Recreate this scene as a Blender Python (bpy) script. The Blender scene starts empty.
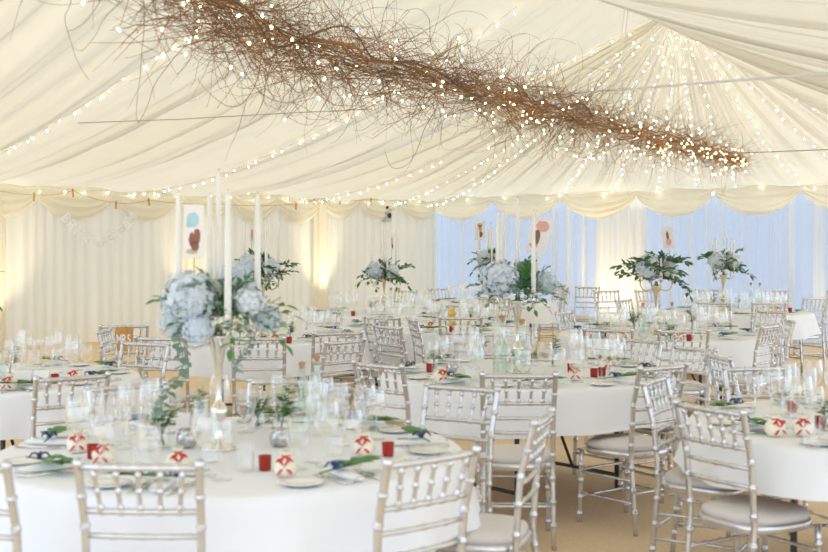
import bpy, math, random
from mathutils import Vector, Matrix, noise
R = random.Random(7)
PI = math.pi
F, CX, HY, CZ = 1200.0, 414.0, 243.0, 1.58
sc = bpy.context.scene
col = sc.collection
# ------------------------------------------------------------------ materials
def mat(name):
    m = bpy.data.materials.new(name); m.use_nodes = True
    nt = m.node_tree; nt.nodes.clear()
    out = nt.nodes.new('ShaderNodeOutputMaterial')
    return m, nt, out
def pbr(name, c, rough=.5, metal=0., noise_amt=0., scale=20., bump=0., bscale=None, trans=0., tcol=None, spec=None, sub=None):
    m, nt, out = mat(name)
    p = nt.nodes.new('ShaderNodeBsdfPrincipled')
    p.inputs['Base Color'].default_value = (*c, 1); p.inputs['Roughness'].default_value = rough
    p.inputs['Metallic'].default_value = metal
    if spec is not None: p.inputs['Specular IOR Level'].default_value = spec
    tc = nt.nodes.new('ShaderNodeTexCoord')
    if noise_amt:
        n = nt.nodes.new('ShaderNodeTexNoise'); n.inputs['Scale'].default_value = scale; n.inputs['Detail'].default_value = 3
        nt.links.new(tc.outputs['Object'], n.inputs['Vector'])
        r = nt.nodes.new('ShaderNodeValToRGB')
        r.color_ramp.elements[0].position = .3; r.color_ramp.elements[1].position = .7
        r.color_ramp.elements[0].color = (*[v*(1-noise_amt) for v in c], 1)
        r.color_ramp.elements[1].color = (*[min(1, v*(1+noise_amt)) for v in c], 1)
        nt.links.new(n.outputs['Fac'], r.inputs['Fac']); nt.links.new(r.outputs['Color'], p.inputs['Base Color'])
    if bump:
        n2 = nt.nodes.new('ShaderNodeTexNoise'); n2.inputs['Scale'].default_value = bscale or scale; n2.inputs['Detail'].default_value = 2
        nt.links.new(tc.outputs['Object'], n2.inputs['Vector'])
        b = nt.nodes.new('ShaderNodeBump'); b.inputs['Strength'].default_value = bump; b.inputs['Distance'].default_value = .01
        nt.links.new(n2.outputs['Fac'], b.inputs['Height']); nt.links.new(b.outputs['Normal'], p.inputs['Normal'])
    if trans:
        t = nt.nodes.new('ShaderNodeBsdfTranslucent'); t.inputs['Color'].default_value = (*(tcol or c), 1)
        mx = nt.nodes.new('ShaderNodeMixShader'); mx.inputs[0].default_value = trans
        nt.links.new(p.outputs[0], mx.inputs[1]); nt.links.new(t.outputs[0], mx.inputs[2]); nt.links.new(mx.outputs[0], out.inputs[0])
    else:
        nt.links.new(p.outputs[0], out.inputs[0])
    return m
def glassy(name, c=(1, 1, 1), lo=.05, hi=.75, tint=None, rough=.012):
    m, nt, out = mat(name)
    tr = nt.nodes.new('ShaderNodeBsdfTransparent'); tr.inputs['Color'].default_value = (*(tint or c), 1)
    gl = nt.nodes.new('ShaderNodeBsdfGlossy'); gl.inputs['Roughness'].default_value = rough; gl.inputs['Color'].default_value = (1, 1, 1, 1)
    lw = nt.nodes.new('ShaderNodeLayerWeight'); lw.inputs['Blend'].default_value = .5
    pw = nt.nodes.new('ShaderNodeMath'); pw.operation = 'POWER'; pw.inputs[1].default_value = 1.9
    mr = nt.nodes.new('ShaderNodeMapRange'); mr.inputs['To Min'].default_value = lo; mr.inputs['To Max'].default_value = hi
    nt.links.new(lw.outputs['Facing'], pw.inputs[0]); nt.links.new(pw.outputs[0], mr.inputs['Value'])
    mx = nt.nodes.new('ShaderNodeMixShader')
    nt.links.new(mr.outputs[0], mx.inputs[0]); nt.links.new(tr.outputs[0], mx.inputs[1]); nt.links.new(gl.outputs[0], mx.inputs[2])
    nt.links.new(mx.outputs[0], out.inputs[0])
    return m
def emis(name, c, s):
    m, nt, out = mat(name)
    e = nt.nodes.new('ShaderNodeEmission'); e.inputs[0].default_value = (*c, 1); e.inputs[1].default_value = s
    nt.links.new(e.outputs[0], out.inputs[0]); return m
def sheer(name, c):
    # gauzy curtain: woven density follows the gathers stored on the mesh
    m, nt, out = mat(name)
    tr = nt.nodes.new('ShaderNodeBsdfTransparent')
    d = nt.nodes.new('ShaderNodeBsdfDiffuse'); d.inputs['Color'].default_value = (*c, 1)
    t = nt.nodes.new('ShaderNodeBsdfTranslucent'); t.inputs['Color'].default_value = (*c, 1)
    a = nt.nodes.new('ShaderNodeAttribute'); a.attribute_name = 'gather'
    m1 = nt.nodes.new('ShaderNodeMixShader'); m1.inputs[0].default_value = .42
    m2 = nt.nodes.new('ShaderNodeMixShader')
    nt.links.new(d.outputs[0], m1.inputs[1]); nt.links.new(t.outputs[0], m1.inputs[2])
    nt.links.new(a.outputs['Fac'], m2.inputs[0]); nt.links.new(tr.outputs[0], m2.inputs[1]); nt.links.new(m1.outputs[0], m2.inputs[2])
    nt.links.new(m2.outputs[0], out.inputs[0]); return m
M = dict(
    roof=pbr('roof_lining', (.80, .745, .61), .8, trans=.24, tcol=(.90, .84, .68), spec=.1),
    wall=pbr('wall_lining', (.76, .705, .57), .8, trans=.18, tcol=(.82, .77, .66), spec=.1),
    swag=pbr('swag_fabric', (.93, .885, .74), .75, trans=.25, tcol=(.95, .90, .76), spec=.1),
    sheer=sheer('sheer_curtain', (.92, .88, .78)),
    pane=pbr('frosted_vinyl', (.45, .47, .50), .5, trans=.9, tcol=(.265, .295, .345), spec=.2),
    vinyl=glassy('clear_vinyl', (.97, .98, 1), .02, .3),
    floor=pbr('tan_carpet', (.84, .66, .45), .95, noise_amt=.09, scale=60, bump=.4, bscale=400, spec=.05),
    silver=pbr('silver_paint', (.68, .68, .70), .25, .8, noise_amt=.05, scale=30),
    cushion=pbr('cushion_fabric', (.74, .70, .68), .9, noise_amt=.03, scale=90, bump=.2, bscale=500, spec=.1),
    cloth=pbr('white_linen', (.88, .90, .95), .85, noise_amt=.01, scale=8, bump=.12, bscale=6, spec=.15),
    wood=pbr('table_wood', (.42, .30, .18), .6, noise_amt=.15, scale=8),
    dark=pbr('dark_steel', (.09, .09, .10), .4, .6),
    chrome=pbr('polished_silver', (.83, .79, .74), .12, 1.),
    goldish=pbr('champagne_silver', (.74, .64, .46), .22, .9),
    wax=pbr('ivory_wax', (.98, .975, .95), .45, trans=.3, tcol=(.98, .96, .9)),
    wick=pbr('wick', (.25, .2, .15), .9),
    glass=glassy('clear_glass', (.985, .99, .985), .11, .95),
    green_glass=glassy('green_glass', tint=(.86, .94, .89), lo=.15, hi=.8),
    cork=pbr('cork', (.50, .27, .12), .9, noise_amt=.2, scale=150),
    hyd=pbr('hydrangea_petals', (.78, .85, .93), .8, noise_amt=.10, scale=25, trans=.25),
    hydw=pbr('pale_petals', (.84, .88, .92), .8, noise_amt=.10, scale=25, trans=.25),
    leaf=pbr('green_leaf', (.07, .24, .06), .45, noise_amt=.3, scale=12, trans=.15, tcol=(.15, .35, .05)),
    leafd=pbr('deep_green_leaf', (.05, .14, .045), .4, noise_amt=.3, scale=12, trans=.1, tcol=(.1, .25, .04)),
    euc=pbr('eucalyptus_leaf', (.25, .36, .28), .6, noise_amt=.2, scale=12, trans=.15),
    stalk=pbr('green_stalk', (.12, .22, .06), .6),
    white_petal=pbr('white_petal', (.85, .85, .76), .7, trans=.2),
    red=pbr('red_ribbon', (.62, .03, .02), .4),
    redglass=pbr('red_votive', (.50, .05, .035), .15, trans=.35, tcol=(.8, .04, .03)),
    cream=pbr('cream_favour', (.92, .87, .72), .7, noise_amt=.08, scale=60, bump=.4, bscale=80),
    navy=pbr('navy_ribbon', (.02, .04, .20), .4),
    napkin=pbr('napkin_linen', (.88, .88, .90), .85, bump=.2, bscale=60),
    china=pbr('white_china', (.86, .86, .85), .15),
    steel=pbr('cutlery_steel', (.75, .73, .70), .18, 1.),
    merc=pbr('mercury_glass', (.55, .54, .52), .25, .85, noise_amt=.4, scale=60),
    paper=pbr('card_paper', (.86, .83, .80), .8),
    blotb=pbr('print_blue', (.45, .66, .72), .8), blotr=pbr('print_brown', (.30, .13, .10), .8),
    blotp=pbr('print_pink', (.78, .42, .38), .8), blott=pbr('print_tan', (.62, .48, .30), .8),
    twig=pbr('willow_bark', (.32, .15, .045), .8, noise_amt=.35, scale=3),
    twigg=pbr('grey_willow_bark', (.24, .17, .12), .85, noise_amt=.3, scale=3),
    wire=pbr('clear_cable', (.62, .58, .48), .5),
    goldwire=pbr('copper_cable', (.42, .28, .13), .4),
    bar=pbr('aluminium_bar', (.82, .83, .88), .5, .1),
    rope=pbr('taupe_cord', (.50, .45, .37), .9),
    bulb=emis('warm_white_bulb', (1, .88, .62), 14.),
    bulbw=emis('amber_bulb', (1, .64, .26), 42.),
    peg=pbr('wooden_peg', (.62, .36, .15), .7, noise_amt=.1, scale=60),
    letter=pbr('white_letter', (.97, .97, .97), .6),
    board=pbr('orange_board', (.62, .33, .10), .6, noise_amt=.15, scale=30),
    black=pbr('black_plastic', (.02, .02, .02), .4), grey=pbr('grey_plastic', (.55, .55, .53), .5),
    gold=pbr('gold_foil', (.75, .50, .14), .3, .7),
)
# ------------------------------------------------------------------ mesh builder
class MB:
    def __init__(s): s.v = []; s.f = []
    def quad_grid(s, rows, closed=False):
        b = len(s.v); n = len(rows[0])
        for r in rows: s.v.extend([tuple(p) for p in r])
        for i in range(len(rows)-1):
            for j in range(n if closed else n-1):
                k = (j+1) % n
                s.f.append((b+i*n+j, b+i*n+k, b+(i+1)*n+k, b+(i+1)*n+j))
        return s
    def lathe(s, prof, c=(0, 0, 0), seg=14, cap=True):
        rows = [[(c[0]+r*math.cos(2*PI*j/seg), c[1]+r*math.sin(2*PI*j/seg), c[2]+z) for j in range(seg)] for r, z in prof]
        b = len(s.v); s.quad_grid(rows, True)
        if cap:
            if prof[0][0] > 1e-4: s.f.append(tuple(range(b+seg-1, b-1, -1)))
            if prof[-1][0] > 1e-4: s.f.append(tuple(range(b+(len(prof)-1)*seg, b+len(prof)*seg)))
        return s
    def tube(s, pts, rad, sides=6, cap=True):
        pts = [Vector(p) for p in pts]; n = len(pts)
        if not isinstance(rad, (list, tuple)): rad = [rad]*n
        t0 = (pts[1]-pts[0]).normalized()
        up = Vector((0, 0, 1)) if abs(t0.z) < .9 else Vector((1, 0, 0))
        nr = t0.cross(up).normalized(); rows = []
        for i in range(n):
            t = (pts[min(i+1, n-1)]-pts[max(i-1, 0)])
            if t.length < 1e-9: t = t0
            t = t.normalized(); nr = (nr - t*nr.dot(t))
            nr = nr.normalized() if nr.length > 1e-6 else t.orthogonal().normalized()
            bn = t.cross(nr)
            rows.append([pts[i]+(nr*math.cos(2*PI*j/sides)+bn*math.sin(2*PI*j/sides))*rad[i] for j in range(sides)])
        b = len(s.v); s.quad_grid(rows, True)
        if cap and sides > 2:
            s.f.append(tuple(range(b+sides-1, b-1, -1))); s.f.append(tuple(range(b+(n-1)*sides, b+n*sides)))
        return s
    def box(s, c, d, rz=0):
        b = len(s.v); ca, sa = math.cos(rz), math.sin(rz)
        for z in (-1, 1):
            for x, y in ((-1, -1), (1, -1), (1, 1), (-1, 1)):
                X, Y = x*d[0]/2, y*d[1]/2
                s.v.append((c[0]+X*ca-Y*sa, c[1]+X*sa+Y*ca, c[2]+z*d[2]/2))
        for f in ((3, 2, 1, 0), (4, 5, 6, 7), (0, 1, 5, 4), (1, 2, 6, 5), (2, 3, 7, 6), (3, 0, 4, 7)): s.f.append(tuple(b+i for i in f))
        return s
    def poly(s, pts):
        b = len(s.v); s.v.extend([tuple(p) for p in pts]); s.f.append(tuple(range(b, b+len(pts)))); return s
    def prism(s, pts, off):
        b = len(s.v); n = len(pts); off = Vector(off)
        s.v.extend([tuple(p) for p in pts]); s.v.extend([tuple(Vector(p)+off) for p in pts])
        s.f.append(tuple(range(b+n-1, b-1, -1))); s.f.append(tuple(range(b+n, b+2*n)))
        for i in range(n): s.f.append((b+i, b+(i+1) % n, b+n+(i+1) % n, b+n+i))
        return s
    def mesh(s, name, m, smooth=True):
        me = bpy.data.meshes.new(name); me.from_pydata(s.v, [], s.f); me.materials.append(m)
        if smooth: me.polygons.foreach_set('use_smooth', [True]*len(me.polygons))
        me.update(); return me
    def build(s, name, m, parent=None, smooth=True):
        return link(name, s.mesh(name, m, smooth), parent)
def link(name, data, parent=None, loc=None):
    o = bpy.data.objects.new(name, data); col.objects.link(o)
    if parent: o.parent = parent
    if loc is not None: o.location = loc
    return o
def tag(o, label=None, cat=None, group=None, kind=None):
    if label: o['label'] = label
    if cat: o['category'] = cat
    if group: o['group'] = group
    if kind: o['kind'] = kind
    return o
def empty(name, loc=(0, 0, 0), rz=0):
    o = bpy.data.objects.new(name, None); o.empty_display_size = .05; col.objects.link(o)
    o.location = loc; o.rotation_euler = (0, 0, rz); return o
KIDS = {}
def copy_tree(o, parent=None):
    c = o.copy(); col.objects.link(c)
    if parent: c.parent = parent
    for ch in o.children: copy_tree(ch, c)
    return c
USED = set()
def inst(proto, loc, rz, label, cat, group=None, scale=None, tilt=None):
    if proto.name not in USED: o = proto; USED.add(proto.name)
    else: o = copy_tree(proto)
    o.location = loc; o.rotation_euler = (tilt[0] if tilt else 0, tilt[1] if tilt else 0, rz)
    if scale: o.scale = (scale, scale, scale)
    tag(o, label, cat, group); return o
def struct(o): o['kind'] = 'structure'; return o
def at(px, z, py=None, h=None):
    x = (px-CX)/F*z
    return Vector((x, z, h if h is not None else CZ-(py-HY)/F*z))
def onh(px, py, h):
    z = (CZ-h)*F/(py-HY); return Vector(((px-CX)/F*z, z, h))
# ------------------------------------------------------------------ camera + world
cam = bpy.data.cameras.new('camera'); co = bpy.data.objects.new('camera', cam); col.objects.link(co)
co.location = (0, 0, CZ); co.rotation_euler = (PI/2, 0, 0)
cam.sensor_width = 36; cam.lens = F/828*36; cam.shift_y = -(276-HY)/828
cam.clip_start = .05; cam.clip_end = 200
cam.dof.use_dof = True; cam.dof.focus_distance = 10.5; cam.dof.aperture_fstop = 3.2
sc.camera = co
w = bpy.data.worlds.new('world'); sc.world = w; w.use_nodes = True
bg = w.node_tree.nodes['Background']; bg.inputs[0].default_value = (.70, .83, 1.0, 1); bg.inputs[1].default_value = 1.45
sc.view_settings.view_transform = 'Standard'; sc.view_settings.look = 'None'; sc.view_settings.gamma = 1
sc.view_settings.exposure = .66; sc.view_settings.use_curve_mapping = False
sc.cycles.max_bounces = 10; sc.cycles.diffuse_bounces = 5; sc.cycles.transparent_max_bounces = 40; sc.cycles.transmission_bounces = 6
sc.cycles.sample_clamp_indirect = 6
# ------------------------------------------------------------------ the marquee
A = Vector((.696, -.718, 0)); B = Vector((-.718, -.696, 0))
C0 = Vector((.429, 24.5, 0)); ZE = 2.46
def P(t, u, h=0): return C0 + A*t + B*u + Vector((0, 0, h))
U0, T0 = 4.82, 9.0
HR = 4.49
EAVE_T = 11.0
fl = MB(); g = [P(-.3, -.3), P(-.3, 34), P(24, 34), P(24, -.3)]
fl.poly(g).build('floor', M['floor'], smooth=False); struct(bpy.data.objects['floor'])
def ripple(s, k=1.0):
    return .5*noise.noise((s*2.3*k, 1.7, 0)) + .33*noise.noise((s*5.1*k, 4.2, 0)) + .16*noise.noise((s*11*k, 9.1, 0)) + .34*(abs(noise.noise((s*1.9*k, 3.3, 8)))-.25) + .20*(abs(noise.noise((s*4.3*k, 6.3, 8)))-.25)
BAYS = [0., 2.3, 4.9, 7.3, 10.2, 12.8, 15.6, 18.4, 21.5, 25, 29, 34]
def bay(s, bays):
    for a, b in zip(bays, bays[1:]):
        if a <= s <= b: return max(0., math.sin(PI*(s-a)/(b-a)))**.7
    return 0
def roof_left(u, q):
    e = P(0, u, ZE); r = P(T0, max(u, U0), HR)
    p = e.lerp(r, q); conv = 1 if u > U0 else 1-q*(1-u/U0)**.5
    env = max(0., math.sin(PI*q))**.6
    p.z += -.20*4*q*(1-q)*.9 - (.28*bay(u, BAYS) - .68*ripple(u+ .25*q, .8))*env*conv
    return p
def roof_end(t, q):
    e = P(t, 0, ZE); r = P(T0, U0, HR)
    p = e.lerp(r, q); env = max(0., math.sin(PI*q))**.7 * max(0., 1-q)**.4
    p.z += -.16*4*q*(1-q) + (.34*ripple(t*1.6+40, 1.2))*env
    return p
C1, C2 = P(EAVE_T, 0, ZE), P(20, 9, ZE)
L12 = (C2-C1).length
def roof_right(s, q):
    if s < L12: e = C1.lerp(C2, s/L12); r = P(T0, U0+max(0, (s-2.0))*.42, HR)
    else: e = P(20, 9+(s-L12), ZE); r = P(T0, U0+(L12-2)*.42+(s-L12), HR)
    p = e.lerp(r, q); env = max(0., math.sin(PI*q))**.6
    p.z += -.30*4*q*(1-q) + .55*ripple(s*1.1+90, .8)*env*min(1, .25+s*.3) - .12*bay((s*1.0) % 34, BAYS)*env
    return p
def loft(fn, a0, a1, na, nq):
    rows = []
    for i in range(na+1):
        a = a0+(a1-a0)*i/na
        rows.append([fn(a, j/nq) for j in range(nq+1)])
    return MB().quad_grid(rows)
NL = 480
mb = loft(roof_left, 0, 21, NL, 26); struct(mb.build('ceiling', M['roof']))
struct(loft(roof_end, 0, EAVE_T, 260, 26).build('ceiling', M['roof']))
struct(loft(roof_right, 0, 22, 380, 26).build('ceiling', M['roof']))
# left wall: pleated lining
def pleat(s): return .018*math.sin(s*2*PI/.19+2*noise.noise((s*1.3, 0, 0))*3)+.035*noise.noise((s*3, 7, 0))
rows = []
n = 900
for i in range(n+1):
    u = 30*i/n; d = pleat(u)
    rows.append([P(.0+d*(1 if z > 0 else 1.3), u, z) for z in (0, .8, 1.6, ZE)])
struct(MB().quad_grid(rows).build('wall_left', M['wall']))
# vertical lining seam on the left wall
# end wall: clear vinyl windows behind gauzy gathered curtains
def panes(t0, t1, n_):
    m_ = MB().poly([P(t0, -.25, .0), P(t1, -.25, .0), P(t1, -.25, ZE), P(t0, -.25, ZE)])
    o = struct(m_.build('window_%d' % n_, M['pane'], smooth=False))
for i_, (a_, b_) in enumerate(((-.3, 5.4), (5.4, 11.2))): panes(a_, b_, i_+1)
n = 1100; rows = []; dens = []
def tpx(px):
    r = (px-CX)/F; return (r-.0175)*24.5/(.696+.718*r)
DENSE = [(tpx(a), tpx(b), v) for a, b, v in (
    (405, 424, .8), (435, 439, .45), (449, 453, .4), (463, 466, .5), (478, 481, .4), (506, 510, .3), (538, 541, .25), (553, 560, .45), (568, 573, .5), (582, 588, .5),
    (597, 648, .62), (659, 663, .4), (668, 676, .38), (690, 695, .35), (707, 711, .4), (722, 728, .5), (748, 751, .35), (770, 773, .3), (790, 796, .5), (815, 828, .3), (850, 900, .4))]
for i in range(n+1):
    t = EAVE_T*i/n; d = .03*math.sin(t*2*PI/.23+4*noise.noise((t, 3, 1)))+.06*noise.noise((t*2.5, 1, 1))
    rows.append([P(t+ (.10*noise.noise((t*.9, 5, 2)))*(1-z/ZE), .05+d, z) for z in (0, .6, 1.2, 1.8, ZE)])
    g_ = .22+.16*noise.noise((t*9, 2, 2))+.10*noise.noise((t*23, 2, 5))
    for a, b, v in DENSE:
        if a <= t <= b: g_ += v*1.35*(.85+.4*noise.noise((t*14, 8, 8)))*min(1, (t-a)/.04, (b-t)/.04)
    dens.append(max(.12, min(.97, g_)))
o = struct(MB().quad_grid(rows).build('wall_end', M['sheer']))
at_ = o.data.attributes.new('gather', 'FLOAT', 'POINT')
at_.data.foreach_set('value', [d for d in dens for _ in range(5)])
# the angled wall beyond the frame and the long right wall
def wall_seg(a, b, name):
    L = (b-a).length; nn = int(L*14); dr = (b-a).normalized(); nr = Vector((-dr.y, dr.x, 0)); rows = []
    for i in range(nn+1):
        p = a+dr*(L*i/nn)+nr*pleat(L*i/nn+50)
        rows.append([(p.x, p.y, z) for z in (0, ZE)])
    struct(MB().quad_grid(rows).build(name, M['wall']))
pa_, pb_ = P(EAVE_T+.3, .2), P(20, 9); nv = pb_-pa_  # unseen clear windows, added to bring cool daylight onto tables and chairs
for k in range(3):
    a_, b_ = pa_+nv*(k/3), pa_+nv*((k+1)/3)
    o = struct(MB().poly([a_, b_, b_+Vector((0, 0, ZE)), a_+Vector((0, 0, ZE))]).build('window_%d' % (k+3), M['vinyl'], smooth=False))
    MB().tube([a_, a_+Vector((0, 0, ZE))], .04, 8).tube([a_+Vector((0, 0, ZE)), b_+Vector((0, 0, ZE))], .04, 8).build('window_frame', M['bar'], o)
# scalloped swags hung along the eaves
NT = [0]
def swag(pa, pb, inward, top_drop, depth, peak):
    rows = []; nj = 22; ni = 18
    for i in range(ni+1):
        r = i/ni; row = []
        for j in range(nj+1):
            p = j/nj; arch = (1-(2*p-1)**2)**.85
            zt = ZE+.02 - .015*math.sin(p*9)
            zb = ZE-peak-depth*arch
            z = zt+(zb-zt)*(r**.8)
            out = .05+.055*arch*math.sin(PI*min(1, r*.95))+.020*math.sin(r*24+2*p)*arch**.4+.03*(1-arch)
            q = pa.lerp(pb, p)+inward*out
            row.append((q.x, q.y, z))
        rows.append(row)
    NT[0] += 1
    struct(MB().quad_grid(rows).build('trim_%d' % NT[0], M['swag']))
LP_ = [-.02, 1.15, 2.17, 3.12, 4.15, 5.1, 6.2, 7.45, 8.72, 10., 11.3, 12.6]
for a, b in zip(LP_, LP_[1:]):
    swag(P(.04, a), P(.04, b), A, .1, .34, .20 if a > 3 else .1)
EP_ = [.02, 1.72, 3.40, 5.08, 6.62, 8.15, 9.7, 11.]
for a, b in zip(EP_, EP_[1:]):
    swag(P(a, .1), P(b, .1), B, .1, .36, .08)
# ruched leg drapes with uplights at their foot
def drape(t, u, nrm, wd, name='column_drape'):
    side = B if nrm is A else A
    rows = []
    for k in range(41):
        z = 2.3*k/40; row = []
        for j in range(25):
            an = PI*j/24
            rr = wd*(1+.10*math.sin(an*7)+.05*noise.noise((an*4, z*9, u)))
            q = P(t, u)+side*(-math.cos(an)*rr)+nrm*(.03+math.sin(an)*rr*.6)
            row.append((q.x, q.y, z))
        rows.append(row)
    NT[0] += 1
    struct(MB().quad_grid(rows).build('trim_%d' % NT[0], M['swag']))
def up(px_pos, power, colr, aim, size=.06, angle=60):
    l = bpy.data.lights.new('uplighter', 'SPOT'); l.energy = power; l.color = colr; l.spot_size = math.radians(angle); l.spot_blend = .8; l.shadow_soft_size = size
    o = bpy.data.objects.new('uplighter', l); col.objects.link(o); o.location = px_pos
    o.rotation_euler = (aim-px_pos).to_track_quat('-Z', 'Y').to_euler()
for u_, wd in ((3.08, .17), (5.95, .17), (9.4, .17)):
    drape(.02, u_, A, wd)
    up(P(1.15, u_, .1), (95 if u_ < 4 else 60), (1, .86, .62), P(.05, u_, 1.45), angle=(42 if u_ < 8 else 60))
up(P(4.6, 1.1, .15), 80, (1, .84, .58), P(4.5, .1, 1.0), angle=85)
up(P(8.6, .6, .15), 25, (1, .85, .6), P(8.6, .1, 1.5), angle=75)
sun = bpy.data.lights.new('sun', 'SUN'); sun.energy = 1.3; sun.color = (1, .95, .86); sun.angle = .05
so = bpy.data.objects.new('sun', sun); col.objects.link(so); so.location = (0, 0, 12)
so.rotation_euler = (B*.9+A*.25+Vector((0, 0, -.75))).to_track_quat('-Z', 'Y').to_euler()
# ------------------------------------------------------------------ fairy light strings
bulb_me = MB().lathe([(0, -.016), (.008, -.010), (.010, 0), (.008, .010), (.003, .017), (0, .018)], seg=6, cap=False).mesh('bulb', M['bulb'])
bulbw_me = MB().lathe([(0, -.016), (.008, -.010), (.010, 0), (.008, .010), (.003, .017), (0, .018)], seg=6, cap=False).mesh('bulb', M['bulbw'])
def string(pts, label, step=.33, group='fairy light strings on the ceiling', me=bulb_me, wirem='wire', name='fairy_light_string', jit=.03, r=.0025, sc_=1.):
    root = empty(name, pts[0]); base = Vector(pts[0])
    pts = [Vector(p)-base for p in pts]
    MB().tube(pts, r, 4).build('cable', M[wirem], root)
    d = 0; nxt = step*.5
    for a, b in zip(pts, pts[1:]):
        L = (b-a).length
        while nxt < d+L:
            p = a.lerp(b, (nxt-d)/L)
            o = link('bulb', me, root, p+Vector((R.uniform(-jit, jit), R.uniform(-jit, jit), -.02-R.random()*jit)))
            o.rotation_euler = (R.uniform(-1, 1), R.uniform(-1, 1), 0); o.scale = (sc_*.82,)*3
            nxt += step*R.uniform(.75, 1.25)
        d += L
    tag(root, label, 'fairy lights', group); return root
def lp(u, q0, q1, n=26, off=.06):
    return [roof_left(u, q0+(q1-q0)*i/n)+Vector((.0, 0, -off)) for i in range(n+1)]
desc = ['along the fold rising from the far corner', 'on the fold above the wall speaker', 'on the fold above the glowing column', 'on the fold above the letter banner',
        'on the long fold at the left edge', 'high on the fold nearest the upper left corner']
for k, u_ in enumerate((.35, 2.3, 4.9, 7.3, 10.2, 12.8)):
    string(lp(u_, .02, .95), 'string of warm white fairy lights '+desc[k], .30, sc_=1.15)
string(lp(1.3, .02, .6), 'short string of fairy lights low on the ceiling near the far corner', .26, sc_=1.1)
string(lp(3.6, .02, .5), 'short string of fairy lights left of the fold above the wall speaker', .30, sc_=1.1)
FP = at(684, 14.75, 22)
ends = [3.2, 4.4, 5.4, 6.2, 7.0, 8.2, 9.3, 10.4]
edesc = ['leftmost strand', 'second strand from the left', 'third strand from the left', 'fourth strand from the left', 'strand dropping straight down', 'first strand bending right', 'strand running right below the bar', 'rightmost strand']
for k, t_ in enumerate(ends):
    pts = []
    for i in range(25):
        q = 1-i/24*.97
        p = roof_end(t_, q)+Vector((0, 0, -.05)); f_ = max(0, 1-i/5.)
        pts.append(p.lerp(FP, f_))
    string(pts, 'fairy lights fanning from the tent peak, '+edesc[k], .27, group='fairy light strings fanning from the peak', sc_=1.0)
string([roof_right(3.2, 1-.9*i/20)+Vector((0, 0, -.06)) for i in range(21)], 'fairy light string on the fold in the upper right corner', .30, group='fairy light strings on the ceiling', sc_=1.1)
string([roof_right(.9, .75-.7*i/20)+Vector((0, 0, -.06)) for i in range(21)], 'fairy light string on the seam right of the tent peak', .30, group='fairy light strings on the ceiling', sc_=1.)
ev = [P(.2, .5+i*.5, ZE-.04+.03*math.sin(i*2)) for i in range(18)]
string(ev, 'fairy lights looped along the eave above the cream wall swags', .42, jit=.06, group='fairy light strings on the ceiling', sc_=1.3)
ev = [P(.6+i*.5, .25, ZE+.02+.03*math.sin(i*2)) for i in range(20)]
string(ev, 'sparse fairy lights along the eave above the blue windows', 1.1, jit=.06, group='fairy light strings on the ceiling', sc_=1.3)
# ------------------------------------------------------------------ hanging willow branch
AX = [at(px, z, h=2.75+dz) for px, z, dz in ((20, 4.7, .06), (150, 5.3, .03), (250, 6.4, 0), (330, 7.5, 0), (480, 9.3, 0), (600, 11.9, 0), (700, 15.1, 0), (745, 17.2, 0))]
cum = [0]
for a, b in zip(AX, AX[1:]): cum.append(cum[-1]+(b-a).length)
def axis(s):
    s = max(0, min(cum[-1]-1e-4, s))
    for i in range(len(AX)-1):
        if s <= cum[i+1]:
            k = (s-cum[i])/(cum[i+1]-cum[i]); return AX[i].lerp(AX[i+1], k), (AX[i+1]-AX[i]).normalized()
LTOT = cum[-1]
root = empty('willow_branch_garland', AX[3]); tag(root, 'long hanging garland of bare curly willow branches across the ceiling', 'branch decoration')
base = AX[3].copy()
for k in range(9):
    pts = []; off = Vector((R.uniform(-.12, .12), R.uniform(-.12, .12), R.uniform(-.08, .10)))
    s0 = k*1.45-.5
    for i in range(34):
        c_, d_ = axis(s0+i*.10)
        nz = Vector((noise.noise((k*3, i*.12, 0)), noise.noise((k*3, i*.12, 5)), noise.noise((k*3, i*.12, 9))))*.22
        pts.append(c_+off+nz-base)
    MB().tube(pts, [.010-.0002*i for i in range(34)], 6).build('bough', M['twigg' if k % 2 else 'twig'], root)
twigpts = []
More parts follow.
